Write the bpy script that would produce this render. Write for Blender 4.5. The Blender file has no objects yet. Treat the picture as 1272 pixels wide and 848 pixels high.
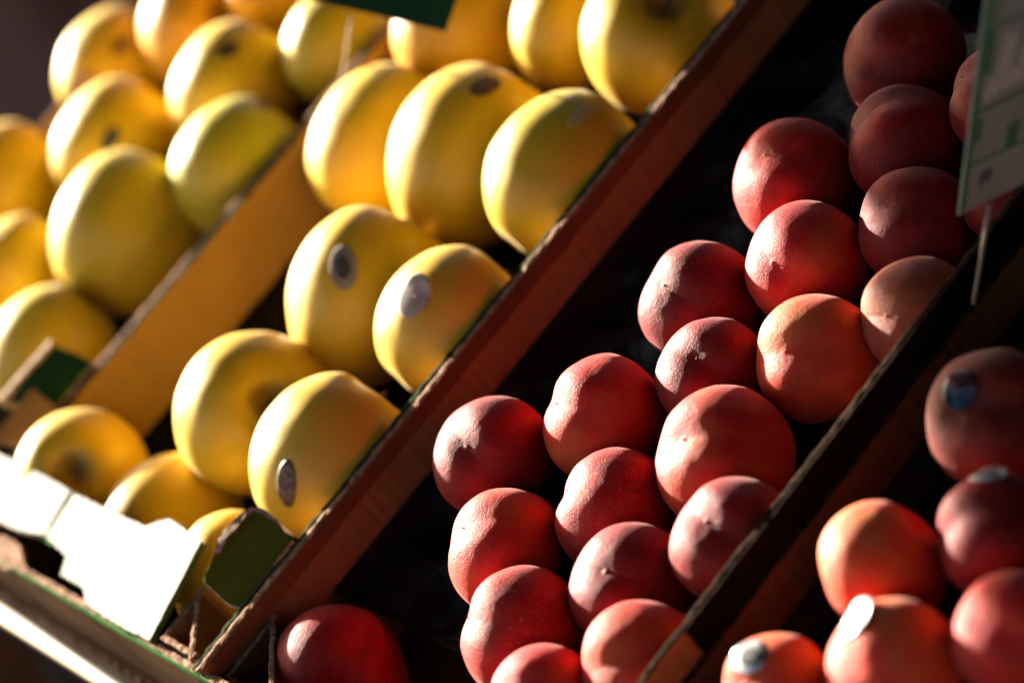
import bpy, math, random
from mathutils import Matrix, Vector, noise

# ------------------------------------------------------------------ frame, camera, light
# All stall geometry is modelled in centimetres in the frame of the sloping display
# (x along the stall front, y up the slope, z square to the shelf); TILT takes it to the world.
SC = bpy.context.scene
C = SC.collection
CM = 0.01
TILT = Matrix.Translation((0, 0, 1.0)) @ Matrix.Rotation(math.radians(20), 4, 'X')

CAM_POS = (196.157, -36.775, 90.985)
CAM_AXES = [[0.57115, -0.1955, 0.79722], [0.60975, 0.75127, -0.2526], [-0.54954, 0.63038, 0.54829]]
LENS = 106.52

def world_of(p):
    return TILT @ (Vector(p) * CM)

cam_data = bpy.data.cameras.new("camera")
cam = bpy.data.objects.new("camera", cam_data)
C.objects.link(cam)
cam.matrix_world = TILT @ Matrix.Translation(Vector(CAM_POS) * CM) @ Matrix(CAM_AXES).to_4x4()
cam_data.lens = LENS
cam_data.sensor_width = 36
cam_data.clip_start = 0.05
cam_data.clip_end = 400
cam_data.dof.use_dof = True
cam_data.dof.focus_distance = 1.57
cam_data.dof.aperture_fstop = 3.3
SC.camera = cam

L_CAM = Vector((-.79, .33, -.64)).normalized()            # towards the sun, camera axes
SUN = (TILT.to_3x3() @ (Matrix(CAM_AXES) @ L_CAM)).normalized()
sl = bpy.data.lights.new("sun", 'SUN')
sl.energy = 5.0
sl.angle = math.radians(0.9)
sl.color = (1.0, 0.90, 0.76)
so = bpy.data.objects.new("sun", sl)
C.objects.link(so)
so.rotation_euler = SUN.to_track_quat('Z', 'Y').to_euler()
so.location = (0, 0, 5)

w = bpy.data.worlds.new("World")
SC.world = w
w.use_nodes = True
wn = w.node_tree.nodes
bg = wn["Background"]
sky = wn.new("ShaderNodeTexSky")
sky.sky_type = 'NISHITA'
sky.sun_disc = False
sky.air_density = .7
sky.dust_density = 4.0
sky.ozone_density = .4
sky.sun_elevation = math.asin(SUN.z)
sky.sun_rotation = math.atan2(SUN.x, SUN.y)
w.node_tree.links.new(sky.outputs[0], bg.inputs[0])
bg.inputs[1].default_value = 0.05

SC.view_settings.view_transform = 'Standard'
SC.view_settings.look = 'None'
SC.view_settings.gamma = 1
SC.view_settings.exposure = 2.65
SC.render.engine = 'CYCLES'
SC.cycles.max_bounces = 8
SC.cycles.diffuse_bounces = 5
SC.cycles.use_denoising = True

# ------------------------------------------------------------------ helpers
def set_in(b, name, v):
    if name in b.inputs:
        b.inputs[name].default_value = v

class Mat:
    def __init__(s, name, color=(.5, .5, .5), rough=.6, **kw):
        s.m = bpy.data.materials.new(name)
        s.m.use_nodes = True
        s.n = s.m.node_tree.nodes
        s.l = s.m.node_tree.links
        s.b = s.n["Principled BSDF"]
        s.b.inputs["Base Color"].default_value = (*color, 1)
        s.b.inputs["Roughness"].default_value = rough
        for k, v in kw.items():
            set_in(s.b, k.replace('_', ' '), v)
    def node(s, t, **kw):
        n = s.n.new(t)
        for k, v in kw.items():
            setattr(n, k, v)
        return n
    def coord(s, scale=(1, 1, 1), loc=(0, 0, 0), rot=(0, 0, 0)):
        t = s.node("ShaderNodeTexCoord")
        m = s.node("ShaderNodeMapping")
        m.inputs["Scale"].default_value = scale
        m.inputs["Location"].default_value = loc
        m.inputs["Rotation"].default_value = rot
        s.l.new(t.outputs["Object"], m.inputs["Vector"])
        return m.outputs[0]
    def noise(s, vec, scale, detail=3, rough=.5, dist=0):
        n = s.node("ShaderNodeTexNoise")
        n.inputs["Scale"].default_value = scale
        n.inputs["Detail"].default_value = detail
        n.inputs["Roughness"].default_value = rough
        n.inputs["Distortion"].default_value = dist
        s.l.new(vec, n.inputs["Vector"])
        return n.outputs["Fac"]
    def ramp(s, fac, stops):
        r = s.node("ShaderNodeValToRGB")
        e = r.color_ramp.elements
        while len(e) > 1:
            e.remove(e[-1])
        e[0].position = stops[0][0]
        e[0].color = (*stops[0][1], 1) if len(stops[0][1]) == 3 else stops[0][1]
        for p, c in stops[1:]:
            x = e.new(p)
            x.color = (*c, 1)
        s.l.new(fac, r.inputs[0])
        return r.outputs[0]
    def mix(s, fac, a, b, mode='MIX'):
        m = s.node("ShaderNodeMix", data_type='RGBA', blend_type=mode)
        for sock, v in ((m.inputs[0], fac), (m.inputs[6], a), (m.inputs[7], b)):
            if isinstance(v, (int, float)):
                sock.default_value = v
            elif isinstance(v, tuple):
                sock.default_value = (*v, 1)
            else:
                s.l.new(v, sock)
        return m.outputs[2]
    def math(s, op, a, b=0.0, c=0.0, clamp=False):
        m = s.node("ShaderNodeMath", operation=op, use_clamp=clamp)
        for i, v in enumerate((a, b, c)):
            if isinstance(v, (int, float)):
                m.inputs[i].default_value = v
            else:
                s.l.new(v, m.inputs[i])
        return m.outputs[0]
    def base(s, out):
        s.l.new(out, s.b.inputs["Base Color"])
    def bump(s, h, strength, dist=.001):
        b = s.node("ShaderNodeBump")
        b.inputs["Strength"].default_value = strength
        b.inputs["Distance"].default_value = dist
        s.l.new(h, b.inputs["Height"])
        s.l.new(b.outputs[0], s.b.inputs["Normal"])
        return b

def V3(c):
    return (c[0], c[1], c[2])

def board(name, c1, c2, ridge=None, rough=.85, fibre=1.0, dirt=.35):
    """paper face of cardboard: fibres, stains and faint flute ridges (ridge = axis the ridges repeat along)"""
    M = Mat(name, c1, rough, Specular_IOR_Level=.3, IOR=1.12)
    v = M.coord()
    st = M.coord(scale=(1, .25, 1))
    big = M.noise(v, 14, 4, .6)
    fib = M.noise(st, 420, 3, .7)
    c = M.mix(M.ramp(big, [(.35, (0, 0, 0)), (.7, (1, 1, 1))]), c1, c2)
    c = M.mix(M.math('MULTIPLY', M.ramp(fib, [(.42, (0, 0, 0)), (.62, (1, 1, 1))]), dirt), c, tuple(k * .6 for k in c1))
    M.base(c)
    h = M.math('MULTIPLY', fib, .35 * fibre)
    if ridge is not None:
        wv = M.node("ShaderNodeTexWave", wave_type='BANDS', bands_direction='XYZ'[ridge], wave_profile='SIN')
        wv.inputs["Scale"].default_value = 36
        wv.inputs["Distortion"].default_value = .6
        M.l.new(v, wv.inputs["Vector"])
        h = M.math('ADD', h, M.math('MULTIPLY', wv.outputs["Fac"], .55))
    M.bump(h, .35, .0006)
    return M.m

KRAFT = board("kraft_card", (.36, .205, .085), (.29, .16, .065), ridge=1)
KRAFT_RED = board("kraft_card_bounce_red", (.31, .155, .06), (.25, .12, .045), ridge=1)  # redder kraft, light bounced off the peaches put into its colour
KRAFT_RED_D = board("kraft_card_fold_dark", (.20, .075, .03), (.10, .038, .015), ridge=1, dirt=.6)  # darker card for the inward face and edges of the rim fold
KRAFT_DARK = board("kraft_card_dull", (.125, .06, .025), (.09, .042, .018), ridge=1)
WHITE = board("white_printed_card", (.47, .465, .43), (.42, .415, .385), ridge=0, dirt=.12)
GREEN = board("green_printed_card", (.085, .10, .012), (.11, .125, .014), dirt=.3)
GREEN_BRIGHT = board("bright_green_print", (.04, .16, .03), (.03, .12, .02), dirt=.3)
GREEN_DARK = board("dark_green_card", (.012, .045, .02), (.02, .06, .025), dirt=.3)
BLACK = board("black_printed_card", (.006, .0045, .0035), (.011, .008, .006), dirt=.4)

def edge_mat(name, a, b):
    """cut edge of corrugated board: torn paper with small flutes"""
    M = Mat(name, a, .9, IOR=1.1)
    v = M.coord()
    f = M.noise(v, 260, 4, .75)
    g = M.noise(v, 900, 2, .6)
    M.base(M.mix(M.ramp(f, [(.38, (0, 0, 0)), (.6, (1, 1, 1))]), a, b))
    M.bump(M.math('ADD', f, M.math('MULTIPLY', g, .5)), .8, .0012)
    return M.m
EDGE = edge_mat("torn_card_edge", (.42, .26, .18), (.13, .07, .045))
EDGE_PALE = edge_mat("pale_card_edge", (.55, .44, .36), (.25, .17, .12))
EDGE_GREEN = edge_mat("green_stained_card_edge", (.06, .065, .03), (.012, .03, .013))
EDGE_DARK = edge_mat("shaded_card_edge", (.045, .024, .012), (.010, .006, .004))  # dark copy of the cut edge, the rim's shade put into its colour

def link(o, parent=None):
    C.objects.link(o)
    if parent is not None:
        o.parent = parent
    return o

def mesh_obj(name, verts, faces, mats, parent=None, midx=None, smooth=False, loc=None, rot=None):
    me = bpy.data.meshes.new(name)
    me.from_pydata([(v[0] * CM, v[1] * CM, v[2] * CM) for v in verts], [], faces)
    for m in (mats if isinstance(mats, (list, tuple)) else [mats]):
        me.materials.append(m)
    if midx:
        me.polygons.foreach_set("material_index", midx)
    if smooth:
        me.polygons.foreach_set("use_smooth", [True] * len(me.polygons))
    me.update()
    o = bpy.data.objects.new(name, me)
    link(o, parent)
    if parent is None:
        place(o, loc or (0, 0, 0), rot)
    return o

def place(o, loc=(0, 0, 0), rot=None):
    m = TILT @ Matrix.Translation(Vector(loc) * CM)
    if rot is not None:
        m = m @ rot.to_4x4()
    o.matrix_world = m

def tag(o, label=None, cat=None, group=None, kind=None):
    if label: o['label'] = label
    if cat: o['category'] = cat
    if group: o['group'] = group
    if kind: o['kind'] = kind
    return o

def thing(name, label, cat, loc=(0, 0, 0), rot=None, group=None):
    o = bpy.data.objects.new(name, None)
    o.empty_display_size = .02
    C.objects.link(o)
    place(o, loc, rot)
    return tag(o, label, cat, group)

class Shape:
    """collects faces of one mesh with material indices"""
    def __init__(s):
        s.v, s.f, s.m = [], [], []
    def add(s, vs, fs, ms):
        k = len(s.v)
        s.v += [tuple(v) for v in vs]
        s.f += [tuple(i + k for i in f) for f in fs]
        s.m += ms if isinstance(ms, list) else [ms] * len(fs)
    def build(s, name, mats, parent=None, origin=(0, 0, 0), smooth=False):
        vs = [(v[0] - origin[0], v[1] - origin[1], v[2] - origin[2]) for v in s.v]
        return mesh_obj(name, vs, s.f, mats, parent, s.m, smooth)

def densify(pts, step, jitter, rnd, closed=True):
    out = []
    n = len(pts)
    for i in range(n if closed else n - 1):
        a, b = Vector(pts[i]), Vector(pts[(i + 1) % n])
        k = max(1, int((b - a).length / step))
        for j in range(k):
            p = a.lerp(b, j / k)
            if j:
                p += Vector((rnd.uniform(-1, 1), rnd.uniform(-1, 1), rnd.uniform(-.4, .4))) * jitter
            out.append(p)
    return out

def plate(s, pts, thick, seed=1, step=.5, jitter=.03, mt=0, mb=1, me=2):
    """flat sheet of board from a 3D outline, extruded by the vector thick"""
    rnd = random.Random(seed)
    top = densify(pts, step, jitter, rnd)
    th = Vector(thick)
    bot = [p + th for p in top]
    n = len(top)
    s.add(top + bot, [tuple(range(n)), tuple(reversed(range(n, 2 * n)))] +
          [(i, i + n, (i + 1) % n + n, (i + 1) % n) for i in range(n)], [mt, mb] + [me] * n)

def strip_wall(s, a, b, z0, ztop, t, seed, ragged=.085, wav=.14, step=.35, m_in=0, m_out=1, m_edge=2):
    """upright board from a to b (xy), thickness t to the left of a->b, with a slightly torn rim; ztop may be a function of distance"""
    rnd = random.Random(seed)
    a, b = Vector((a[0], a[1])), Vector((b[0], b[1]))
    d = (b - a)
    L = d.length
    d.normalize()
    nrm = Vector((-d.y, d.x))
    n = max(2, int(L / step))
    vs, fs, ms = [], [], []
    for i in range(n + 1):
        u = L * i / n
        zt = ztop(u) if callable(ztop) else ztop
        wv = wav * (noise.noise(Vector((u * .12, seed * 7.3, 0))) + .4 * noise.noise(Vector((u * .6, seed * 3.1, 5))))
        fade = min(1, u / 4, (L - u) / 4)
        r1 = ragged * (noise.noise(Vector((u * 1.7, seed * 5.1, 2))) + rnd.uniform(-.4, .4))
        r2 = ragged * (noise.noise(Vector((u * 1.9, seed * 9.1, 8))) + rnd.uniform(-.4, .4))
        e1 = ragged * .5 * rnd.uniform(-1, 1)
        e2 = ragged * .5 * rnd.uniform(-1, 1)
        p = a + d * u
        off_b = nrm * 0
        off_t = nrm * wv * fade
        q = lambda o, x, z: (p.x + o.x + nrm.x * x, p.y + o.y + nrm.y * x, z)
        vs += [q(off_b, 0, z0), q(off_t, 0 + e1, zt + r1 - .03), q(off_t, t * .5, zt + (r1 + r2) * .5 + .02), q(off_t, t + e2, zt + r2 - .03), q(off_b, t, z0)]
        if i:
            k = 5 * (i - 1)
            fs += [(k, k + 5, k + 6, k + 1), (k + 1, k + 6, k + 7, k + 2), (k + 2, k + 7, k + 8, k + 3), (k + 3, k + 8, k + 9, k + 4), (k + 4, k + 9, k + 5, k)]
            ms += [m_out, m_edge, m_edge, m_in, m_in]
    k = 5 * n
    fs += [(0, 1, 2, 3, 4), (k + 4, k + 3, k + 2, k + 1, k)]
    ms += [m_edge, m_edge]
    s.add(vs, fs, ms)

def box(s, lo, hi, m=0):
    x0, y0, z0 = lo
    x1, y1, z1 = hi
    s.add([(x0, y0, z0), (x1, y0, z0), (x1, y1, z0), (x0, y1, z0), (x0, y0, z1), (x1, y0, z1), (x1, y1, z1), (x0, y1, z1)],
          [(0, 3, 2, 1), (4, 5, 6, 7), (0, 1, 5, 4), (1, 2, 6, 5), (2, 3, 7, 6), (3, 0, 4, 7)], m)

def tube(s, path, r, seg=24, m=0):
    path = [Vector(p) for p in path]
    vs, fs = [], []
    for i, p in enumerate(path):
        d = (path[min(i + 1, len(path) - 1)] - path[max(i - 1, 0)]).normalized()
        u = d.orthogonal().normalized()
        if i:
            u = (pu - d * pu.dot(d)).normalized()
        pu = u
        w_ = d.cross(u)
        rr = r[i] if isinstance(r, (list, tuple)) else r
        vs += [p + (u * math.cos(2 * math.pi * k / seg) + w_ * math.sin(2 * math.pi * k / seg)) * rr for k in range(seg)]
        if i:
            a = (i - 1) * seg
            fs += [(a + k, a + (k + 1) % seg, a + seg + (k + 1) % seg, a + seg + k) for k in range(seg)]
    n = len(path) - 1
    fs += [tuple(reversed(range(seg))), tuple(range(n * seg, n * seg + seg))]
    s.add(vs, fs, m)

# ------------------------------------------------------------------ setting
M = Mat("asphalt", (.05, .048, .045), .9)
vv = M.coord()
M.base(M.ramp(M.noise(vv, 60, 6, .7), [(.3, (.03, .03, .03)), (.7, (.075, .07, .065))]))
M.bump(M.noise(vv, 300, 3, .6), .5, .003)
gs = 60
me = bpy.data.meshes.new("ground")
me.from_pydata([(-gs, -gs, 0), (gs, -gs, 0), (gs, gs, 0), (-gs, gs, 0)], [], [(0, 1, 2, 3)])
me.materials.append(M.m)
g = bpy.data.objects.new("ground", me)
C.objects.link(g)
tag(g, kind="structure")

# the sloping shelf the crates stand on
M = Mat("painted_steel", (.03, .028, .027), .5, Metallic=.3)
STEEL_DARK = M.m
M = Mat("brown_board", (.05, .028, .016), .75)
vv = M.coord(scale=(1, 8, 8))
M.base(M.ramp(M.noise(vv, 20, 5, .6), [(.3, (.14, .05, .016)), (.7, (.24, .09, .03))]))
BROWN = M.m
shelf = thing("display_shelf", "sloping brown market shelf under the fruit crates with a polished round rail along its front", "display shelf", (45, 10, -9.6))
O = (45, 10, -9.6)
s = Shape(); box(s, (-1, -19.7, -11.6), (128, 62, -9.55)); s.build("shelf_board", BROWN, shelf, O)
s = Shape(); box(s, (-1, -16, -24), (128, -14.8, -11.65)); s.build("front_board", BROWN, shelf, O)
M = Mat("polished_steel", (.36, .34, .32), .12, Metallic=1.0)
vv = M.coord(scale=(.4, 30, 30))
M.bump(M.noise(vv, 40, 3, .6), .05, .0005)
STEEL = M.m
s = Shape(); tube(s, [(-31, -20.55, -5.6), (20, -21.0, -5.6), (40, -21.15, -5.6), (62, -21.35, -5.6), (127, -21.6, -5.6)], 1.2, 40); s.build("rail", STEEL, shelf, O, smooth=True)
TI = TILT.inverted()
for (x, y) in ((4, -12), (121, -12), (4, 56), (121, 56)):
    top = TILT @ (Vector((x, y, -11.6)) * CM)
    foot = Vector((top.x, top.y, 0.0))
    f = TI @ foot / CM
    s = Shape(); tube(s, [(x, y, -11.6), tuple(f)], 1.8, 12); s.build("leg", STEEL_DARK, shelf, O)

# dark cloth hung down the far side of the stall
M = Mat("grey_cloth", (.2, .15, .15), .95)
vv = M.coord(scale=(1, 1, .1))
M.base(M.ramp(M.noise(vv, 9, 3, .5), [(.35, (.17, .115, .12)), (.7, (.34, .26, .28))]))
M.bump(M.noise(M.coord(), 700, 2, .6), .3, .001)
vs, fs = [], []
ny, nz = 160, 24
for i in range(ny + 1):
    y = -120 + 320 * i / ny
    for j in range(nz + 1):
        z = 6 - 125 * j / nz
        fold = 3.2 * math.sin(y * .24 + 1.3 * math.sin(y * .05)) + 1.4 * math.sin(y * .61 + 2)
        vs.append((-62 + fold * (.35 + .65 * j / nz), y, z))
for i in range(ny):
    for j in range(nz):
        a = i * (nz + 1) + j
        fs.append((a, a + 1, a + nz + 2, a + nz + 1))
cl = mesh_obj("side_curtain", vs, fs, M.m, smooth=True)
sm = cl.modifiers.new("thickness", 'SOLIDIFY'); sm.thickness = .002
tag(cl, "dark grey cloth hanging in folds beyond the far side of the stall", "curtain")

# ------------------------------------------------------------------ crates
Y0, Y1, ZB = -19.3, 44.0, -9.4
def crate(i, label, inner_l, inner_r, top_l=0.0, top_r=0.0, out_r=GREEN_DARK, out_l=BLACK, edge=EDGE, front_top=-.46, edge_r=None):
    x0, x1 = 30 * i + .08, 30 * i + 29.92
    org = (x0, Y0, ZB)
    t = .40
    c = thing("fruit_crate", label, "crate", org, group="cardboard fruit crates side by side on the shelf")
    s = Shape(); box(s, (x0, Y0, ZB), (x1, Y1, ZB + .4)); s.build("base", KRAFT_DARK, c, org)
    s = Shape(); strip_wall(s, (x0 + t, Y0), (x0 + t, Y1), ZB + .4, top_l, t, 11 + i, m_in=1, m_out=0)
    s.build("side_panel", [inner_l, out_l, edge], c, org)
    s = Shape(); strip_wall(s, (x1, Y0), (x1, Y1), ZB + .4, top_r, t, 31 + i, m_in=0, m_out=1)
    s.build("side_panel", [inner_r, out_r, edge_r or edge], c, org)
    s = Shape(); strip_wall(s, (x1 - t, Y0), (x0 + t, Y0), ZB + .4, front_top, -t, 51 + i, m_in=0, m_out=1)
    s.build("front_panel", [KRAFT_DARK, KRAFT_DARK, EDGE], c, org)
    s = Shape(); plate(s, [(x0, Y0 - .02, front_top - .05), (x1, Y0 - .02, front_top - .05), (x1, Y0 - .02, front_top - .75), (x0, Y0 - .02, front_top - .7)], (0, -.06, 0), 15 + i, .8, .03, 0, 0, 0)
    s.build("printed_band", [GREEN_BRIGHT], c, org)
    s = Shape(); strip_wall(s, (x0 + t, Y1 - t), (x1 - t, Y1 - t), ZB + .4, -.1, t, 71 + i, m_in=1, m_out=0)
    s.build("back_panel", [KRAFT, GREEN_DARK, EDGE], c, org)
    return c, org

cr1, o1 = crate(0, "far left cardboard crate of yellow apples beside the dark cloth", KRAFT, KRAFT, edge=EDGE)
cr2, o2 = crate(1, "cardboard crate of yellow apples with a sunlit white front ledge and a green corner flap", KRAFT, KRAFT, top_r=-.12, edge=EDGE_GREEN)
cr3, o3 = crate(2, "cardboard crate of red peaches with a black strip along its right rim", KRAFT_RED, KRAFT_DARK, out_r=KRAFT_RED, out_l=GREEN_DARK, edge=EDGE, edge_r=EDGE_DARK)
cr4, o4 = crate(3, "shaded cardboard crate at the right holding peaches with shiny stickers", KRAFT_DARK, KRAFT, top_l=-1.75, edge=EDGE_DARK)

# black printed strip folded over the outside of the peach crate's right rim
s = Shape()
plate(s, [(90.02, -6.1, .04), (90.02, 43.9, .04), (90.02, 43.9, -1.8), (90.02, -6.1, -1.8)], (.07, 0, 0), 5, .6, .03, 0, 0, 1)
s.build("rim_strip", [BLACK, EDGE_DARK], cr3, o3)
# folded kraft lip low on the inside of the peach crate's left side
s = Shape()
plate(s, [(60.56, -18.4, -.15), (60.56, 43.2, -.1), (60.56, 43.2, -1.0), (60.56, -18.4, -1.05)], (.09, 0, 0), 8, .7, .06, 0, 1, 1)
s.build("rim_fold", [KRAFT_RED, KRAFT_RED_D], cr3, o3)

# end ledges folded over the crate fronts, pushed up a little by the fruit behind
s = Shape()
plate(s, [(35.17, -14.02, 1.67), (40.35, -14.07, 1.65), (39.92, -15.56, 1.17), (39.54, -17.0, 0.71), (36.64, -17.45, 0.56), (34.3, -17.54, 0.54), (20.0, -18.3, 0.1), (3.0, -18.3, 0.0), (3.0, -14.2, 1.3), (22.0, -14.2, 1.6)], (0, 0, -.4), 3, .5, .04)
s.build("end_ledge", [WHITE, GREEN, EDGE_PALE], cr1, o1)
s = Shape()
plate(s, [(40.88, -14.09, 1.64), (45.14, -14.06, 1.65), (47.55, -13.99, 1.68), (49.44, -13.94, 1.69), (50.03, -13.64, 1.79), (50.54, -13.27, 1.9), (51.41, -12.94, 1.9), (55.39, -13.3, 1.9), (55.22, -14.92, 1.38), (55.12, -16.52, 0.86), (54.77, -19.15, 0.01), (51.08, -19.27, -0.02), (47.03, -19.16, 0.01), (46.17, -18.48, 0.23), (44.83, -18.46, 0.24), (43.31, -18.48, 0.23), (42.97, -17.39, 0.58), (41.31, -17.19, 0.65), (39.84, -16.98, 0.71)], (0, 0, -.42), 4, .4, .05)
s.build("end_ledge", [WHITE, GREEN, GREEN], cr2, o2)
s = Shape()
plate(s, [(31, -18.0, -.3), (36.5, -18.0, -.35), (38.2, -18.9, -.5), (36, -19.6, -.9), (31, -19.5, -.9)], (0, 0, -.35), 24, .3, .12)
s.build("torn_edge", [EDGE, KRAFT_DARK, EDGE], cr2, o2)
s = Shape()
plate(s, [(38.6, -14.0, 1.3), (41.6, -14.0, 1.3), (40.4, -17.2, .3), (37.6, -17.1, .3)], (0, 0, -.2), 44, .6, .02, 0, 0, 0)
s.build("ledge_flap", [GREEN_BRIGHT], cr2, o2)
# corner gussets, sprung up along their left edges
s = Shape()
plate(s, [(26.48, -6.26, 1.75), (28.64, -5.86, 0.9), (29.4, -5.7, .1), (29.4, -9.6, .1), (27.09, -10.89, 1.6)], (0, 0, -.35), 6, .5, .03)
plate(s, [(26.46, -6.0, 1.95), (26.86, -6.33, 1.95), (26.65, -11.03, 1.95), (26.25, -10.9, 1.95)], (0, 0, -.5), 61, .5, .03, 2, 2, 2)
s.build("corner_gusset", [GREEN_DARK, GREEN_DARK, EDGE_PALE], cr1, o1)
s = Shape()
plate(s, [(28.47, -9.78, 1.7), (28.5, -9.36, 1.6), (31.58, -9.65, 0.25), (32.59, -12.22, 0.15), (28.6, -13.44, 1.6)], (0, 0, -.35), 7, .5, .03)
s.build("corner_flap", [KRAFT, KRAFT, EDGE_PALE], cr1, o1)
s = Shape()
plate(s, [(56.54, -13.31, 1.5), (56.15, -12.42, 1.6), (56.29, -11.43, 1.65), (56.4, -10.82, 1.65), (56.65, -10.3, 1.55), (57.02, -9.98, 1.2), (58.35, -10.08, .6),
          (59.5, -10.42, .05), (59.5, -15.1, -.1), (58.9, -15.3, .2), (56.6, -15.0, 1.0)], (-.12, 0, -.4), 9, .3, .045)
plate(s, [(56.50, -13.4, 1.56), (56.10, -12.42, 1.68), (56.25, -11.43, 1.72), (56.36, -10.82, 1.72), (56.62, -10.25, 1.62), (57.05, -9.9, 1.3), (58.4, -10.0, .66),
          (58.42, -10.12, .66), (57.1, -10.15, 1.3), (56.9, -10.4, 1.52), (56.78, -10.9, 1.62), (56.75, -11.5, 1.6), (56.65, -12.4, 1.55), (56.85, -13.3, 1.42)], (0, 0, -.05), 19, .25, .06, 2, 2, 2)
s.build("corner_gusset", [GREEN, GREEN_DARK, EDGE_PALE], cr2, o2)

# folded triangular corner posts
def tri_post(parent, org, a, b, c_, ztop, seed, mats):
    s = Shape()
    t = .34
    strip_wall(s, a, b, ZB + .4, ztop, t, seed, ragged=.07, wav=0)
    strip_wall(s, b, c_, ZB + .4, ztop, t, seed + 1, ragged=.07, wav=0)
    strip_wall(s, c_, a, ZB + .4, ztop, t, seed + 2, ragged=.07, wav=0)
    s.build("corner_post", mats, parent, org)
tri_post(cr2, o2, (55.5, -18.75), (59.2, -18.75), (55.4, -15.1), .0, 90, [KRAFT_RED, KRAFT_DARK, EDGE])
tri_post(cr3, o3, (60.9, -18.7), (66.2, -18.7), (60.9, -14.2), -1.2, 95, [KRAFT_DARK, KRAFT_DARK, EDGE])
tri_post(cr1, o1, (24.8, -18.7), (29.2, -18.7), (29.2, -14.4), -.5, 99, [KRAFT, KRAFT, EDGE])

# ------------------------------------------------------------------ moulded plastic trays with a cup for every fruit
def plastic(name, col, rough, ior):
    M = Mat(name, col, rough, IOR=ior)
    v = M.coord()
    M.bump(M.noise(v, 45, 4, .6, .8), .5, .004)
    M.l.new(M.ramp(M.noise(v, 12, 3), [(.3, (rough * .7,) * 3), (.7, (min(1, rough * 1.6),) * 3)]), M.b.inputs["Roughness"])
    return M.m
PL = plastic("black_tray_plastic", (.006, .005, .006), .34, 1.22)
PL2 = plastic("brown_black_tray_plastic", (.010, .008, .006), .6, 1.05)
def liner(i, label, mat, zf, q, hx, hy, rc, zc, lip, yf=-14.2):
    x0, x1, y0, y1 = 30 * i + .75, 30 * i + 29.2, yf, 43.2
    st = .3
    nx, ny = int((x1 - x0) / st), int((y1 - y0) / st)
    vs, fs = [], []
    for a in range(nx + 1):
        x = x0 + (x1 - x0) * a / nx
        for b in range(ny + 1):
            y = y0 + (y1 - y0) * b / ny
            # nearest cup of the staggered rows
            best = 99
            u, v = (x - q[0]) / hx, (y - q[1]) / hy
            ii, jj = (u + v) / 2, (u - v) / 2
            for di in (math.floor(ii), math.floor(ii) + 1):
                for dj in (math.floor(jj), math.floor(jj) + 1):
                    dx, dy = x - (q[0] + hx * (di + dj)), y - (q[1] + hy * (di - dj))
                    best = min(best, math.hypot(dx, dy))
            z = zf
            if best < rc:
                z = min(z, zc - math.sqrt(max(0, rc * rc - best * best)))
            z += .22 * noise.noise(Vector((x * .35, y * .35, i))) + .1 * noise.noise(Vector((x * 1.3, y * 1.3, i)))
            e = min(x - x0, x1 - x, y - y0, y1 - y)
            if e < .7:
                z = max(z, zf + lip * (1 - e / .7))
            vs.append((x - x0, y - y0, z - zf))
    for a in range(nx):
        for b in range(ny):
            k = a * (ny + 1) + b
            fs.append((k, k + ny + 1, k + ny + 2, k + 1))
    o = mesh_obj("tray_liner", vs, fs, mat, smooth=True, loc=(x0, y0, zf))
    return tag(o, label, "tray liner", "moulded plastic liners in the crates")
liner(0, "dark moulded liner under the apples of the far left crate", PL2, -5.4, (5.5, 22), 10, 5.6, 4.6, -2.0, 0)
liner(1, "dark moulded liner under the apples between the two long cardboard dividers", PL2, -5.4, (45.3, 16.7), 10, 11, 4.7, -2.0, 0)
liner(2, "glossy black cupped liner under the red peaches of the middle crate", PL, -4.3, (72.95, 20), 4.67, 4.08, 3.3, -2.1, .9, -11.0)
liner(3, "glossy black liner under the stickered peaches of the right crate", PL, -4.6, (95.9, 10.4), 4.67, 4.08, 3.3, -2.3, .5)

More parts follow.
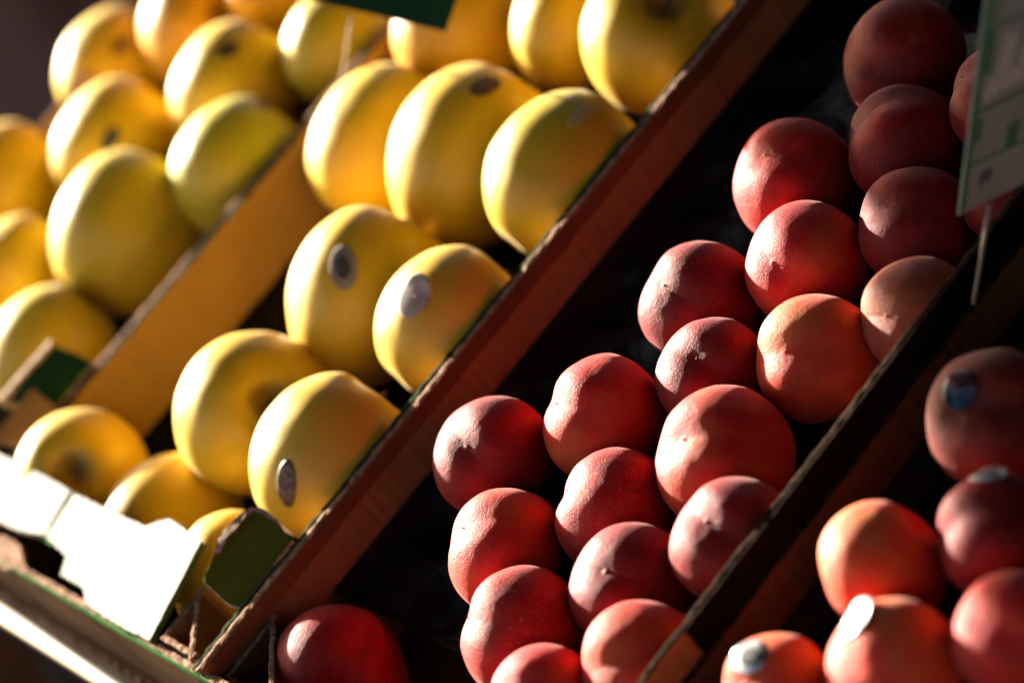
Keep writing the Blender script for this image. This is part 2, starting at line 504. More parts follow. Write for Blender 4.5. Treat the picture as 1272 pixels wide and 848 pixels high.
# ------------------------------------------------------------------ fruit
PEACHES = [
  (73.498, 29.672, -1.9, 3.43, 0.154, -0.673, 0.723, 0.925, -0.159, -0.345, 'dark'),
  (82.754, 28.037, -1.76, 3.016, -0.47, -0.215, 0.856, 0.694, 0.51, 0.509, 'crimson'),
  (77.934, 24.358, -2.14, 3.289, -0.406, -0.256, 0.877, 0.606, 0.643, 0.468, 'crimson'),
  (72.723, 20.395, -1.9, 3.481, 0.055, -0.184, 0.981, 0.926, 0.378, 0.019, 'glow'),
  (82.366, 19.866, -2.52, 3.198, -0.016, -0.309, 0.951, 0.922, 0.364, 0.133, 'crimson'),
  (77.573, 15.857, -2.22, 3.378, 0.133, -0.584, 0.801, 0.886, -0.292, -0.36, 'red'),
  (71.996, 12.025, -2.46, 3.326, 0.017, -0.354, 0.935, 0.975, -0.201, -0.094, 'crimson'),
  (86.66, 14.902, -2.58, 2.982, 0.142, -0.614, 0.776, 0.97, 0.241, 0.013, 'dull'),
  (82.175, 11.085, -2.9, 3.365, 0.171, -0.488, 0.856, 0.945, 0.326, -0.004, 'tan'),
  (76.755, 8.107, -2.46, 3.102, 0.337, -0.17, 0.926, 0.937, -0.034, -0.347, 'crimson'),
  (71.981, 3.571, -2.3, 3.408, -0.26, -0.385, 0.885, 0.965, -0.108, 0.237, 'glow'),
  (81.621, 3.889, -2.6, 3.737, -0.016, -0.309, 0.951, 0.922, 0.364, 0.133, 'red'),
  (66.691, -0.783, -1.9, 3.296, 0.318, -0.36, 0.877, 0.873, -0.25, -0.419, 'crimson'),
  (76.723, -0.758, -2.9, 3.311, -0.485, -0.275, 0.83, 0.787, 0.278, 0.551, 'speck'),
  (72.133, -5.233, -2.46, 3.276, -0.229, -0.25, 0.941, 0.797, 0.507, 0.328, 'orange'),
  (86.563, -0.222, -2.06, 3.138, 0.142, -0.192, 0.971, 0.982, -0.1, -0.163, 'crimson'),
  (81.776, -4.262, -2.68, 3.204, 0.244, -0.234, 0.941, 0.956, 0.219, -0.194, 'crimson'),
  (77.386, -8.807, -2.46, 3.333, -0.486, -0.417, 0.768, 0.869, -0.134, 0.477, 'speck'),
  (86.556, -7.814, -2.36, 3.101, 0.337, -0.401, 0.852, 0.789, 0.614, -0.024, 'orange'),
  (82.658, -11.892, -2.3, 3.066, -0.053, -0.263, 0.963, 0.891, 0.424, 0.165, 'red'),
  (64.261, -14.757, -4.78, 3.86, -0.826, 0.329, -0.458, 0.488, 0.823, -0.291, 'red'),
  (86.797, 23.314, -2.5, 2.857, 0.07, -0.44, 0.895, 0.996, -0.022, -0.089, 'crimson'),
  (96.094, 10.427, -2.2, 3.339, 0.606, -0.14, 0.783, 0.684, 0.595, -0.423, 'shaded_orange'),
  (95.833, 1.423, -2.2, 3.141, -0.418, -0.859, -0.296, 0.4, 0.118, -0.909, 'amber'),
  (100.835, 4.738, -2.2, 2.924, -0.31, -0.478, 0.822, 0.73, 0.435, 0.528, 'crimson'),
  (100.452, -2.914, -2.2, 3.106, 0.069, -0.631, 0.773, 0.857, -0.36, -0.37, 'amber'),
  (105.336, 0.574, -2.2, 2.826, 0.058, -0.293, 0.954, 0.989, -0.112, -0.095, 'pink'),
  (95.21, -6.233, -2.2, 2.665, 0.07, -0.44, 0.895, 0.896, 0.422, 0.137, 'amber2'),
]
APPLES = [
  (54.953, -4.686, -1.6, 4.51, 0.106, 0.987, 0.119, 0.633, 0.025, -0.774, 'pale'),
  (45.624, -4.024, -1.6, 4.71, 0.869, 0.084, 0.487, 0.341, 0.611, -0.714, 'gold'),
  (46.519, 5.662, -1.88, 4.904, -0.027, 0.955, 0.296, 0.637, 0.245, -0.731, 'gold'),
  (55.426, 5.742, -1.72, 4.201, 0.184, 0.983, 0.002, 0.621, -0.115, -0.775, 'pale'),
  (35.894, 16.145, -2.18, 4.75, 0.024, 0.98, 0.197, 0.647, 0.135, -0.75, 'gold'),
  (45.529, 16.763, -1.88, 5.197, 0.024, 0.98, 0.197, 0.647, 0.135, -0.75, 'gold'),
  (55.069, 16.989, -1.64, 4.605, 0.104, 0.991, 0.08, 0.646, -0.006, -0.763, 'green'),
  (34.853, 25.761, -1.8, 4.462, 0.636, 0.755, -0.161, -0.02, -0.192, -0.981, 'amber'),
  (44.68, 27.714, -1.8, 3.895, -0.165, 0.951, 0.262, 0.668, 0.303, -0.68, 'gold'),
  (53.564, 27.843, -1.6, 4.611, 0.669, 0.117, 0.734, 0.538, 0.605, -0.587, 'gold'),
  (34.288, -11.958, -1.82, 3.958, 0.72, -0.209, 0.662, 0.631, 0.595, -0.498, 'gold'),
  (42.687, -11.574, -3.86, 4.033, -0.153, 0.903, -0.401, 0.926, -0.011, -0.378, 'gold'),
  (51.532, -12.844, -3.4, 3.311, -0.252, 0.965, -0.074, 0.793, 0.162, -0.587, 'pale'),
  (-2.358, 16.971, -3.0, 4.511, 0.104, 0.991, 0.08, 0.646, -0.006, -0.763, 'gold'),
  (5.138, 22.029, -2.78, 4.878, 0.89, 0.132, 0.436, 0.277, 0.601, -0.749, 'amber'),
  (16.332, 17.07, -1.8, 4.528, 0.024, 0.98, 0.197, 0.647, 0.135, -0.75, 'gold'),
  (7.998, 10.326, -1.8, 4.41, 0.063, 0.988, 0.139, 0.648, 0.065, -0.759, 'gold'),
  (17.694, 4.406, -1.94, 5.248, -0.035, 0.964, 0.264, 0.647, 0.224, -0.729, 'green'),
  (24.072, 11.382, -1.72, 4.468, 0.118, 0.992, 0.049, 0.648, -0.04, -0.761, 'lime'),
  (-1.087, 4.907, -1.8, 4.183, 0.063, 0.988, 0.139, 0.648, 0.065, -0.759, 'gold'),
  (9.404, -0.798, -1.8, 3.551, 0.063, 0.988, 0.139, 0.648, 0.065, -0.759, 'gold'),
  (19.547, -5.507, -2.4, 4.249, 0.063, 0.988, 0.139, 0.648, 0.065, -0.759, 'green'),
  (23.541, 22.496, -1.8, 3.892, 0.118, 0.992, 0.049, 0.648, -0.04, -0.761, 'green'),
  (11.887, 25.992, -0.9, 3.511, 0.118, 0.992, 0.049, 0.648, -0.04, -0.761, 'amber'),
]
STICKERS = [
  (28, 0.43, -0.709, 0.559, 0.03, 0.63, 0.776, 0.62, 1.4, 'brown', 0),
  (30, 0.497, -0.124, 0.859, -0.578, 0.691, 0.435, 0.85, 1.45, 'ring', 0),
  (31, 0.304, -0.218, 0.927, -0.044, 0.969, 0.242, 1.0, 1.35, 'pale', 0.5),
  (33, 0.461, 0.472, 0.752, -0.884, 0.171, 0.435, 1.0, 0.65, 'brown', 0),
  (34, 0.526, 0.46, 0.715, -0.166, 0.88, -0.444, 0.45, 1.1, 'clear', 0),
  (44, 0.803, -0.197, 0.562, 0.07, 0.968, 0.239, 0.5, 1.0, 'blue', 0),
  (47, 0.174, -0.747, -0.641, 0.498, 0.628, -0.597, 0.6, 1.2, 'blue', 0),
  (43, 0.541, 0.15, 0.828, -0.768, 0.49, 0.413, 0.8, 0.6, 'brown', 0),
  (46, 0.309, 0.823, 0.476, -0.836, -0.003, 0.549, 0.9, 0.6, 'brown', 0),
  (41, 0.769, 0.091, 0.632, -0.045, 0.995, -0.089, 0.5, 0.9, 'brown', 0),  # dark oval standing in for shading on this apple, not a label
  (22, 0.038, -0.22, 0.975, -0.237, 0.946, 0.223, 1.0, 1.0, 'bluefoil', 0.2),
  (24, -0.2, 0.607, 0.77, 0.001, 0.786, -0.619, 0.95, 0.85, 'foil', 0.12),
  (25, -0.25, 0.092, 0.964, 0.207, 0.978, -0.04, 1.05, 1.15, 'foil', 0.2),
  (27, 0.002, 0.032, 0.999, -0.628, 0.778, -0.023, 1.05, 0.85, 'foil', 0.12),
]

def rho_of(t):
    return math.pi * (t - .115 * math.sin(2 * math.pi * t))
def sstep(a, b, x):
    x = max(0, min(1, (x - a) / (b - a)))
    return x * x * (3 - 2 * x)

def peach_r(d, k):
    """radius of a peach in direction d (blossom tip at +z, suture towards +x)"""
    rho = math.acos(max(-1, min(1, d.z)))
    s = sstep(-.98, -.6, d.x) if d.z > 0 else sstep(-.05, .35, d.x)
    near = math.exp(-(1 - d.z) / .45)
    r = 1.0
    r -= s * (k['g'] * (.35 + .65 * near)) * math.exp(-(d.y / .34) ** 2)
    r -= s * k['c'] * (.25 + .75 * math.exp(-(1 - d.z) / .2)) * math.exp(-(d.y / (.045 + .02 * d.x)) ** 2) * sstep(.0, .12, rho)
    r -= k['dip'] * math.exp(-(rho / .30) ** 2)
    r += k['tip'] * math.exp(-(rho / .055) ** 2) - k['dip'] * .45 * math.exp(-(rho / .11) ** 2)
    r += k['lobe'] * sstep(0, .5, d.y) * near + k['lobe'] * .4 * sstep(0, .5, -d.y) * near
    r -= .24 * math.exp(-((math.pi - rho) / .34) ** 2)
    r += k['pt'] * math.exp(-(rho / .75) ** 2) + k['sq'] * d.y * d.y * sstep(-.4, .6, d.z)
    r += .05 * noise.noise(d * 1.2 + k['o']) + .006 * noise.noise(d * 5 + k['o'])
    r *= 1 - .05 * d.z * d.z
    return r

def apple_r(d, k):
    """radius of an apple in direction d (stem cavity at +z)"""
    rho = math.acos(max(-1, min(1, d.z)))
    ph = math.atan2(d.y, d.x)
    r = (1.04 if k['el'] < .05 else 1.0) * (1 + .03 * d.z) / math.sqrt(1 - d.z * d.z * (1 - 1 / (1 + k['el']) ** 2))
    r -= k['cav'] * math.exp(-(rho / .30) ** 2) + .05 * math.exp(-(rho / .6) ** 2)
    r += .007 * math.exp(-((rho - .62) / .3) ** 2) * math.cos(5 * ph + k['p'])
    r -= .05 * math.exp(-((math.pi - rho) / .2) ** 2)
    r += .003 * math.exp(-((math.pi - rho - .55) / .3) ** 2) * math.cos(5 * ph)
    r += .032 * noise.noise(d * 1.0 + k['o']) + .010 * noise.noise(d * 3 + k['o'])
    return r

def fruit_mesh(name, R, fn, k, nr=84, ns=120):
    vs = [tuple(Vector((0, 0, 1)) * R * fn(Vector((0, 0, 1)), k))]
    for i in range(1, nr):
        rho = rho_of(i / nr)
        for j in range(ns):
            a = 2 * math.pi * j / ns
            d = Vector((math.sin(rho) * math.cos(a), math.sin(rho) * math.sin(a), math.cos(rho)))
            vs.append(tuple(d * R * fn(d, k)))
    vs.append(tuple(Vector((0, 0, -1)) * R * fn(Vector((0, 0, -1)), k)))
    fs = [(0, 1 + j, 1 + (j + 1) % ns) for j in range(ns)]
    for i in range(nr - 2):
        a = 1 + i * ns
        fs += [(a + j, a + ns + j, a + ns + (j + 1) % ns, a + (j + 1) % ns) for j in range(ns)]
    a = 1 + (nr - 2) * ns
    e = len(vs) - 1
    fs += [(a + j, e, a + (j + 1) % ns) for j in range(ns)]
    return vs, fs

def peach_material(i, kind):
    """downy skin: crimson blush over a yellow ground, speckled where they meet"""
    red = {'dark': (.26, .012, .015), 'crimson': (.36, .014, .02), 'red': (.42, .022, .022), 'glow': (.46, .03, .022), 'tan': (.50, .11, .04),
           'speck': (.38, .022, .02), 'orange': (.45, .04, .02), 'dusk': (.24, .012, .028), 'shaded_orange': (.20, .05, .03), 'amber': (.5, .075, .035), 'dull': (.24, .085, .05),  # the shaded peach's orange is darkened, its shade put into the skin colour
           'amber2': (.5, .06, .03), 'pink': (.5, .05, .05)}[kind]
    cover = {'dark': .62, 'crimson': .70, 'red': .62, 'glow': .58, 'tan': .56, 'speck': .62, 'orange': .52, 'dusk': .6, 'shaded_orange': .58,
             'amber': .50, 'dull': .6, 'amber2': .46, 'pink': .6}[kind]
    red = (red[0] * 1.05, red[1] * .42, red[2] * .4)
    rnd = random.Random(i * 7 + 3)
    M = Mat("peach_skin", red, .62)
    b = M.b
    loc = (rnd.uniform(0, 9), rnd.uniform(0, 9), rnd.uniform(0, 9))
    v = M.coord(loc=loc)
    big = M.noise(v, 13, 4, .6, .9)
    fine = M.noise(v, 260, 3, .65)
    stre = M.noise(M.coord(scale=(1, 1, .35), loc=loc), 90, 3, .6)
    f = M.math('ADD', M.math('MULTIPLY', big, .72), M.math('ADD', M.math('MULTIPLY', fine, .10), M.math('MULTIPLY', stre, .18)))
    yel = (.44, .135, .02) if kind not in ('tan', 'amber', 'dull') else (.46, .18, .04)
    mid = tuple(r * .6 + y * .4 for r, y in zip(red, yel))
    c = M.ramp(f, [(cover - .2, tuple(k * .5 for k in red)), (cover - .07, red), (cover + .05, mid), (cover + .17, yel)])
    sp = M.noise(v, 700, 1, .5)
    spk = M.ramp(sp, [(.66, (0, 0, 0)), (.72, (1, 1, 1))])
    amt = .75 if kind == 'speck' else .2
    c = M.mix(M.math('MULTIPLY', spk, amt), c, (.55, .2, .04))
    M.base(c)
    set_in(b, "Sheen Weight", .17)
    set_in(b, "Sheen Roughness", .32)
    set_in(b, "Sheen Tint", (1.0, .74, .72, 1))
    set_in(b, "Specular IOR Level", .28)
    set_in(b, "Subsurface Weight", .65)
    set_in(b, "Subsurface Radius", (1.0, .12, .06))
    set_in(b, "Subsurface Scale", .014)
    grain = M.math('ADD', M.noise(v, 900, 2, .7), M.math('MULTIPLY', M.noise(v, 330, 3, .6), .8))
    M.bump(grain, .42, .0009)
    return M.m

def apple_material(i, kind):
    c1 = {'gold': (.70, .435, .012), 'pale': (.72, .46, .03), 'green': (.64, .44, .014), 'lime': (.54, .42, .014), 'amber': (.70, .37, .01)}[kind]
    c2 = {'gold': (.66, .41, .012), 'pale': (.68, .43, .03), 'green': (.52, .39, .014), 'lime': (.38, .37, .014), 'amber': (.64, .32, .01)}[kind]
    rnd = random.Random(i * 5 + 1)
    loc = (rnd.uniform(0, 9), rnd.uniform(0, 9), rnd.uniform(0, 9))
    M = Mat("apple_skin", c1, .42)
    v = M.coord(loc=loc)
    big = M.noise(v, 9, 2, .5, .3)
    c = M.mix(M.ramp(big, [(.35, (0, 0, 0)), (.65, (1, 1, 1))]), c1, c2)
    stre = M.noise(M.coord(scale=(1, 1, .12), loc=loc), 120, 3, .6)
    c = M.mix(M.math('MULTIPLY', M.ramp(stre, [(.5, (0, 0, 0)), (.75, (1, 1, 1))]), .18), c, (.50, .26, .03))
    vo = M.node("ShaderNodeTexVoronoi")
    vo.inputs["Scale"].default_value = 230
    M.l.new(v, vo.inputs["Vector"])
    dots = M.ramp(vo.outputs["Distance"], [(.06, (1, 1, 1)), (.12, (0, 0, 0))])
    c = M.mix(M.math('MULTIPLY', dots, .3), c, (.34, .2, .05))
    # russet round the stem cavity
    tc = M.node("ShaderNodeTexCoord")
    sx = M.node("ShaderNodeSeparateXYZ")
    nv = M.node("ShaderNodeVectorMath", operation='NORMALIZE')
    M.l.new(tc.outputs["Object"], nv.inputs[0])
    M.l.new(nv.outputs[0], sx.inputs[0])
    rus = M.math('ADD', sx.outputs["Z"], M.math('MULTIPLY', M.noise(v, 60, 3), .06))
    c = M.mix(M.math('MULTIPLY', M.ramp(rus, [(.97, (0, 0, 0)), (1.02, (1, 1, 1))]), .7), c, (.22, .11, .03))
    M.base(c)
    b = M.b
    set_in(b, "Subsurface Weight", .15)
    set_in(b, "Subsurface Radius", (1.0, .7, .15))
    set_in(b, "Subsurface Scale", .006)
    set_in(b, "Specular IOR Level", .42)
    set_in(b, "Sheen Weight", .08)
    set_in(b, "Sheen Roughness", .45)
    set_in(b, "Sheen Tint", (1, .96, .88, 1))
    M.bump(M.noise(v, 300, 3, .6), .06, .0006)
    return M.m

STK = {}
def sticker_mats():
    M = Mat("sticker_paper_brown", (.16, .09, .05), .45)
    M.base(M.ramp(M.noise(M.coord(), 260, 2), [(.4, (.07, .038, .025)), (.6, (.20, .11, .055))])); STK['brown'] = M.m
    STK['grey'] = Mat("sticker_paper_grey", (.26, .21, .20), .9, Specular_IOR_Level=.1).m
    STK['dark'] = Mat("sticker_print_dark", (.05, .05, .055), .8).m
    M = Mat("sticker_paper_pale", (.42, .36, .33), .9, Specular_IOR_Level=.1)
    M.base(M.ramp(M.noise(M.coord(), 200, 2), [(.4, (.36, .31, .28)), (.6, (.46, .41, .37))])); STK['pale'] = M.m
    STK['clear'] = Mat("sticker_film", (.52, .44, .16), .25).m
    STK['blue'] = Mat("sticker_paper_slate", (.045, .055, .085), .4).m
    M = Mat("sticker_foil", (.36, .36, .37), .42, Metallic=1.0)
    M.bump(M.noise(M.coord(), 120, 2), .35, .002); STK['foil'] = M.m
    M = Mat("sticker_foil_blue", (.05, .14, .24), .22, Metallic=.7)
    M.base(M.ramp(M.noise(M.coord(), 110, 2), [(.38, (.006, .008, .012)), (.5, (.008, .028, .055)), (.62, (.06, .016, .02))])); STK['bluefoil'] = M.m
sticker_mats()

def add_sticker(fruit, rot, R, fn, k, n, up, hw, hh, style, lift):
    """thin oval label following the skin, its upper edge peeling by lift"""
    inv = rot.transposed()
    n = (inv @ Vector(n)).normalized()
    up = (inv @ Vector(up)).normalized()
    up = (up - n * up.dot(n)).normalized()
    side = up.cross(n)
    def layer(sc, off, name, mat, parent):
        nr_, ns_ = 9, 44
        pts, fs = [], []
        for i in range(nr_ + 1):
            for j in range(ns_):
                a = 2 * math.pi * j / ns_
                rr = i / nr_ * sc
                x, y = rr * hw * math.cos(a), rr * hh * math.sin(a)
                d = (n + side * (x / R) + up * (y / R)).normalized()
                rad = R * fn(d, k) + off + (.05 if lift else 0)
                q = sstep(.1, 1.0, y / hh + .15)
                flat = n * (R * fn(n, k) + off + .1) + side * x + up * y
                p = d * rad
                if lift:
                    p = p.lerp(flat + n * lift * .35 * q, q)
                pts.append(tuple(p))
        for i in range(nr_):
            for j in range(ns_):
                a = i * ns_
                fs.append((a + j, a + ns_ + j, a + ns_ + (j + 1) % ns_, a + (j + 1) % ns_))
        o = mesh_obj(name, pts, fs, mat, parent, smooth=True)
        m = o.modifiers.new("thickness", 'SOLIDIFY'); m.thickness = .00012; m.offset = 1
        return o
    base = {'ring': 'grey'}.get(style, style)
    o = layer(1, .035, "sticker", STK[base], fruit)
    if style == 'ring':
        layer(.52, .055, "printed_oval", STK['dark'], o)
    if style in ('foil',):
        layer(.5, .055, "printed_oval", STK['dark'], o)

stem_mat = Mat("stem_wood", (.10, .055, .03), .8).m
tip_mat = Mat("dry_blossom_tip", (.34, .10, .03), .8).m

PEACH_LABELS = [
    'dark red peach at the top of the middle crate, highest one in view',
    'shaded peach half hidden behind the upper left edge of the hanging price card',
    'dark crimson peach in shade just below the topmost peach',
    'peach with glowing orange right side and pale tip, highest of the sunlit ones',
    'dark crimson peach in shade touching the lower left corner of the price card',
    'red peach with small orange tip, directly above the large tan orange peach',
    'crimson peach with sunlit left cheek, leftmost in its row below the empty black cups',
    'dull tan peach in shade, cut off by the black rim below the card spike',
    'large tan orange peach with a pink crease, greenish below, against the black crate rim',
    'small crimson peach with an orange blossom tip, left of the large tan peach',
    'bright red peach lit at its left, standing alone right of the leftmost dark one',
    'broad red peach, biggest one in the middle crate',
    'crimson peach nearest the cardboard divider, the leftmost full one with empty cups to its left',
    'dark peach with orange speckles on its right side, in the centre of the lower group',
    'red and orange peach with a pale greenish left cheek, below the leftmost full one',
    'pinkish crimson peach squeezed against the black rim, right of the speckled ones',
    'round crimson peach with a dimpled tip catching the sun, above the lowest orange one',
    'crimson peach with a deep shoulder dent at its upper left, low on the left side',
    'orange red peach with a clear dimple, lowest one touching the kraft end of the rim',
    'small slice of a lit peach at the bottom edge, between two others',
    'shaded red peach alone at the front left corner of its crate',
    'shaded peach almost covered by the price card and its spike',
    'shaded brown orange peach with a blue sticker, topmost in the right crate',
    'amber peach with a broad cream sunlit side, left in the right crate without sticker',
    'dark crimson peach with a silver bar of sticker on top, at the right edge',
    'amber peach with a silver and black sticker on its upper left shoulder',
    'pink sunlit peach without sticker, cut by the right edge at the bottom corner',
    'orange red peach with a round silver sticker, lowest and leftmost of the right crate',
]
APPLE_LABELS = [
    'pale yellow apple with a brown oval sticker, lowest beside the peach divider',
    'golden apple showing its deep stem hollow, left of the brown stickered pale one',
    'large golden apple with a grey oval sticker that has a dark centre',
    'pale apple with a whitish sticker peeling off its upper left shoulder',
    'golden apple with no sticker, leftmost of the row of three below the green sign',
    'big golden apple with a brown sticker on its crown, middle of the row of three',
    'greenish yellow apple with a thin clear sticker, against the divider in the row of three',
    'amber apple directly under the right corner of the dark green sign',
    'golden apple at the top edge between the amber one and the one with visible stem',
    'golden apple with a dark stem visible, topmost one touching the peach divider',
    'small yellow apple with its stem facing up behind the white front ledge',
    'golden apple half hidden behind the middle of the white front ledge',
    'pale apple cut by the white ledge and the green corner flap',
    'blurred golden apple at the far upper left against the dark cloth',
    'amber apple with a dark stem hollow near the top left edge of the photo',
    'blurred golden apple with a smeared sticker, below the amber one in the far left crate',
    'golden apple with small slate sticker, just below the one against the dark cloth',
    'large greenish gold apple, biggest of the far left crate, above the dark corner gusset',
    'lime tinged apple resting against the divider in the far left crate',
    'plain golden apple cut by the left edge, above the one with a slate sticker',
    'golden apple with a slate blue oval sticker at the left edge of the photo',
    'greenish apple behind the dark corner gusset, lowest in the far left crate',
    'greenish gold apple under the left part of the green sign, by the crate divider',
    'small amber apple at the top edge behind the green sign, far left crate',
]
FR = []
for i, rec in enumerate(PEACHES + APPLES):
    pe = i < len(PEACHES)
    x, y, z, R, ax, ay, az, bx, by, bz, kind = rec
    A = Vector((ax, ay, az)).normalized()
    B = Vector((bx, by, bz))
    B = (B - A * B.dot(A)).normalized()
    D = A.cross(B)
    rot = Matrix((B, D, A)).transposed()
    rnd = random.Random(100 + i)
    off = Vector((rnd.uniform(-50, 50), rnd.uniform(-50, 50), rnd.uniform(-50, 50)))
    if pe:
        k = dict(pt=rnd.uniform(.0, .045), sq=rnd.uniform(0, .045), g=rnd.uniform(.075, .145), c=rnd.choice((.002, .004, .007, .012)), dip=rnd.uniform(.004, .02), tip=rnd.uniform(.004, .014), lobe=rnd.uniform(.01, .06), o=off)
        fn, lab = peach_r, PEACH_LABELS[i]
        vs, fs = fruit_mesh("peach", R, fn, k)
        o = mesh_obj("peach", vs, fs, peach_material(i, kind), smooth=True, loc=(x, y, z), rot=rot)
        tag(o, lab, "peach", "peaches in the middle crate" if x < 90 else "peaches in the right crate")
        top = R * fn(Vector((0, 0, 1)), k)
        s = Shape(); tube(s, [(0, 0, top - .06), (.02, .01, top + .03), (.05, .02, top + .07)], [.06, .045, .02], 8)
        s.build("blossom_tip", tip_mat, o, smooth=True)
    else:
        vis = (Matrix(CAM_AXES).transposed() @ A).z
        k = dict(el=.0 if vis > .3 else rnd.uniform(.12, .18), cav=rnd.uniform(.24, .32), p=rnd.uniform(0, 6), o=off)
        fn, lab = apple_r, APPLE_LABELS[i - len(PEACHES)]
        vs, fs = fruit_mesh("apple", R, fn, k)
        o = mesh_obj("apple", vs, fs, apple_material(i, kind), smooth=True, loc=(x, y, z), rot=rot)
        tag(o, lab, "apple", "yellow apples in the far left crate" if x < 30 else "yellow apples in the second crate")
        top = R * fn(Vector((0, 0, 1)), k)
        s = Shape(); tube(s, [(0, 0, top - .15), (.05, .03, top + .4), (.16, .08, top + .95)], [.12, .10, .15], 10)
        s.build("stem", stem_mat, o, smooth=True)
    FR.append((o, rot, R, fn, k))
for (fi, nx, ny, nz, ux, uy, uz, hw, hh, style, lift) in STICKERS:
    o, rot, R, fn, k = FR[fi]
    add_sticker(o, rot, R, fn, k, (nx, ny, nz), (ux, uy, uz), hw, hh, style, lift)

# ------------------------------------------------------------------ price signs on spikes
def sign(label, foot, corner, e1, e2, w_, h_, board_mat, marks, spike, group=None):
    """corner = lower corner of the card, e1 along its lower edge, e2 up its side"""
    e1, e2 = Vector(e1).normalized(), Vector(e2).normalized()
    nn = e1.cross(e2).normalized()
    org = Vector(foot)
    t = thing("price_sign", label, "price sign", foot)
    P = lambda u, v, d=0: Vector(corner) + e1 * u + e2 * v + nn * d
    s = Shape()
    n = 10
    pts = [P(0, 0), P(w_, 0), P(w_, h_), P(0, h_)]
    plate(s, pts, nn * -.05, 2, 2, 0, 0, 0, 0)
    s.build("card", board_mat, t, org)
    s = Shape(); tube(s, [Vector(foot), Vector(spike)], .11, 10); s.build("spike", spike_mat, t, org, smooth=True)
    for (mat, name, polys) in marks:
        s = Shape()
        for poly in polys:
            q = [P(u, v, .02) for u, v in poly]
            plate(s, q, nn * .02, 3, 5, 0, 0, 0, 0)
        s.build(name, mat, t, org)
    return t
spike_mat = Mat("translucent_spike_plastic", (.26, .23, .19), .3).m
sign("dark green price card with a black square, on a pale spike above the apples",
     (29.7, 18.9, -.2), (44.952, 20.774, 5.0), (-0.768, -0.331, 0.547), (-0.251, 0.943, 0.218), 10.5, 13,
     Mat("green_sign_card", (.012, .075, .03), .55).m,
     [(Mat("sign_print_black", (.006, .006, .007), .6).m, "black_square", [[(.35, .55), (1.95, .55), (1.95, 3.4), (.35, 3.4)]]),
      (Mat("sign_print_red", (.28, .05, .03), .6).m, "red_dot", [[(6.3 + .45 * math.cos(a), 1.15 + .45 * math.sin(a)) for a in [j * math.pi / 8 for j in range(16)]]])],
     (40.517, 18.445, 8.144))
GRN = Mat("sign_print_green", (.10, .28, .16), .6).m
INK = Mat("sign_ink_dark", (.03, .025, .03), .6).m
CHK = Mat("sign_chalk", (.85, .82, .85), .6).m
def stroke(pts, r=.05):
    out = []
    for (u0, v0), (u1, v1) in zip(pts, pts[1:]):
        dx, dy = u1 - u0, v1 - v0
        L = math.hypot(dx, dy) or 1
        px, py = -dy / L * r, dx / L * r
        out.append([(u0 + px, v0 + py), (u0 - px, v0 - py), (u1 - px, v1 - py), (u1 + px, v1 + py)])
    return out
chalk = []
base_u, base_v = .95, 6.1
def loop(u, v, h, w=.35):
    return [(u + .5 * w * math.sin(t) + .12 * h * (1 - math.cos(t)) * .5, v + h * .5 * (1 - math.cos(t))) for t in [k * math.pi / 7 for k in range(15)]]
for j, h in enumerate((1.1, 3.3, 3.1, 1.0, 1.9, 1.1, 2.9, 1.0, 1.1)):
    chalk += stroke(loop(base_u + j * .48, base_v + .05 * j, h), .06)
w5 = [stroke([(.9 + k * .42, 1.1), (.82 + k * .42, 1.75), (1.02 + k * .42, 2.0), (.98 + k * .42, 1.45), (.78 + k * .42, 1.4)], .045) for k in (1, 2)]
grid = [[(.02, .1), (.42, .1), (.42, 12.9), (.02, 12.9)],
        [(.42, 2.6), (6.9, 2.6), (6.9, 2.75), (.42, 2.75)], [(.42, 5.55), (6.9, 5.55), (6.9, 5.7), (.42, 5.7)], [(.42, 10.0), (6.9, 10.0), (6.9, 10.15), (.42, 10.15)],
        [(2.6, 2.75), (3.4, 2.75), (3.4, 4.1), (2.6, 4.1)], [(3.7, 5.0), (4.9, 5.0), (4.9, 5.54), (3.7, 5.54)],
        [(.55, 10.3), (.62, 10.3), (.62, 12.2), (.55, 12.2)], [(.8, 10.3), (.87, 10.3), (.87, 12.2), (.8, 12.2)], [(1.05, 10.3), (1.12, 10.3), (1.12, 12.2), (1.05, 12.2)],
        [(.42, 3.9), (.85, 3.9), (.85, 5.2), (.42, 5.2)], [(.42, 7.6), (.95, 7.6), (.95, 9.9), (.42, 9.9)]]
MW = Mat("sign_card_white", (.2, .19, .2), .45)
MW.base(MW.ramp(MW.noise(MW.coord(), 25, 3), [(.35, (.36, .42, .42)), (.7, (.46, .53, .53))]))
sign("greyish price card with a green printed grid and handwriting, on a spike over the peaches",
     (91.6, 15.3, -.6), (93.856, 16.201, 5.449), (-0.014, 0.883, -0.47), (0.344, 0.446, 0.827), 7.0, 13, MW.m,
     [(GRN, "green_grid", grid), (CHK, "handwriting", chalk), (INK, "small_figures", [p for q in w5 for p in q])], (93.705, 17.918, 4.162))

# awning cloth hung high on the sun side of the stall: its slanting hem shades the upper right peaches
CANVAS = Mat("awning_canvas", (.035, .028, .028), .95, IOR=1.1).m
s = Shape()
def hem(y): return 33.2 - .36 * (y - 12)
pts = [(-40, y, hem(y) + .5 * math.sin(y * .9)) for y in range(-70, 71, 2)]
top = [(-40, 70, 118), (-40, -70, 118)]
plate(s, pts + top, (-.15, 0, 0), 1, 400, 0, 0, 0, 0)
aw = s.build("awning", CANVAS)
tag(aw, "dark canvas awning side hanging high beyond the far left crate", "awning")
bpy.data.objects["awning"].matrix_world = TILT

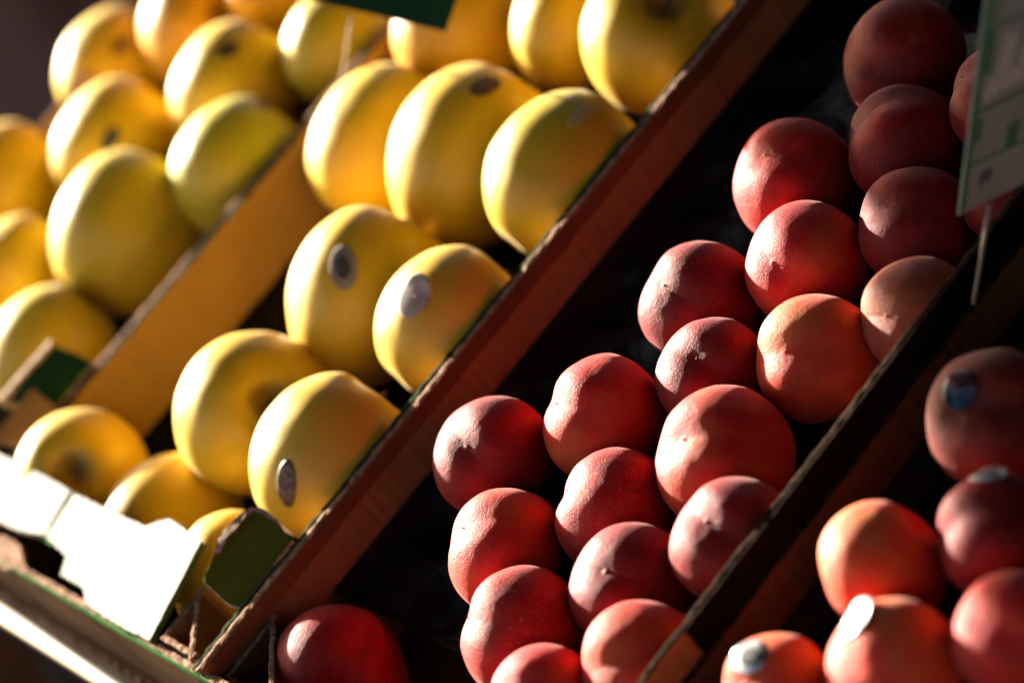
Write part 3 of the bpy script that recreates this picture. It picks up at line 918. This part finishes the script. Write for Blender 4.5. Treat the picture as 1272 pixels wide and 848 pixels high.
s = Shape()
n = 24
vs, fs = [], []
for i in range(n + 1):
    for j in range(n + 1):
        u, v = i / n, j / n
        q = TI @ Vector((-.40 + 3.1 * u, -1.6 + 3.4 * v, 2.3 + .15 * u + .02 * math.sin(v * 19)))
        vs.append(tuple(q / CM))
for i in range(n):
    for j in range(n):
        a = i * (n + 1) + j
        fs.append((a, a + 1, a + n + 2, a + n + 1))
rf = mesh_obj("sky_blocker_roof", vs, fs, CANVAS, smooth=True)  # unseen roof added to keep sky light off the fruit
rf.parent = aw
rf.matrix_parent_inverse = Matrix.Identity(4)
rf.matrix_basis = Matrix.Identity(4)
m = rf.modifiers.new("thickness", 'SOLIDIFY'); m.thickness = .002

# brown plank screen low behind the stall
s = Shape()
for k in range(7):
    z = -118 + k * 11.2
    box(s, (-57.6, -110, z), (-55.4, 120, z + 10.8))
pk = s.build("plank_screen", BROWN)
place(pk)
tag(pk, "low brown plank screen under the shelf, below the polished rail", "plank screen")

def hang(name, x0, y0, x1, y1, z0, z1):
    """unseen canvas added to cut the fill light, in shallow folds between two world points"""
    vs, fs = [], []
    n, k = 120, 6
    d = Vector((x1 - x0, y1 - y0, 0))
    L = d.length
    d.normalize()
    nn = Vector((-d.y, d.x, 0))
    for i in range(n + 1):
        u = L * i / n
        for j in range(k + 1):
            f = (.03 * math.sin(u * 17 + math.sin(u * 5)) + .012 * math.sin(u * 41)) * (1 - .6 * j / k)
            q = TI @ (Vector((x0, y0, 0)) + d * u + nn * f + Vector((0, 0, z0 + (z1 - z0) * j / k)))
            vs.append(tuple(q / CM))
    for i in range(n):
        for j in range(k):
            a = i * (k + 1) + j
            fs.append((a, a + 1, a + k + 2, a + k + 1))
    o = mesh_obj(name, vs, fs, CANVAS, smooth=True)
    o.parent = aw
    o.matrix_parent_inverse = Matrix.Identity(4)
    o.matrix_basis = Matrix.Identity(4)
    m_ = o.modifiers.new("thickness", 'SOLIDIFY'); m_.thickness = .002
hang("fill_blocker_side", 2.7, -1.6, 2.7, 1.8, .02, 2.42)  # added behind the camera to block sky fill from that side
hang("fill_blocker_back", -.4, 1.75, 2.7, 1.75, .02, 2.35)  # added out of view to block sky light from the back
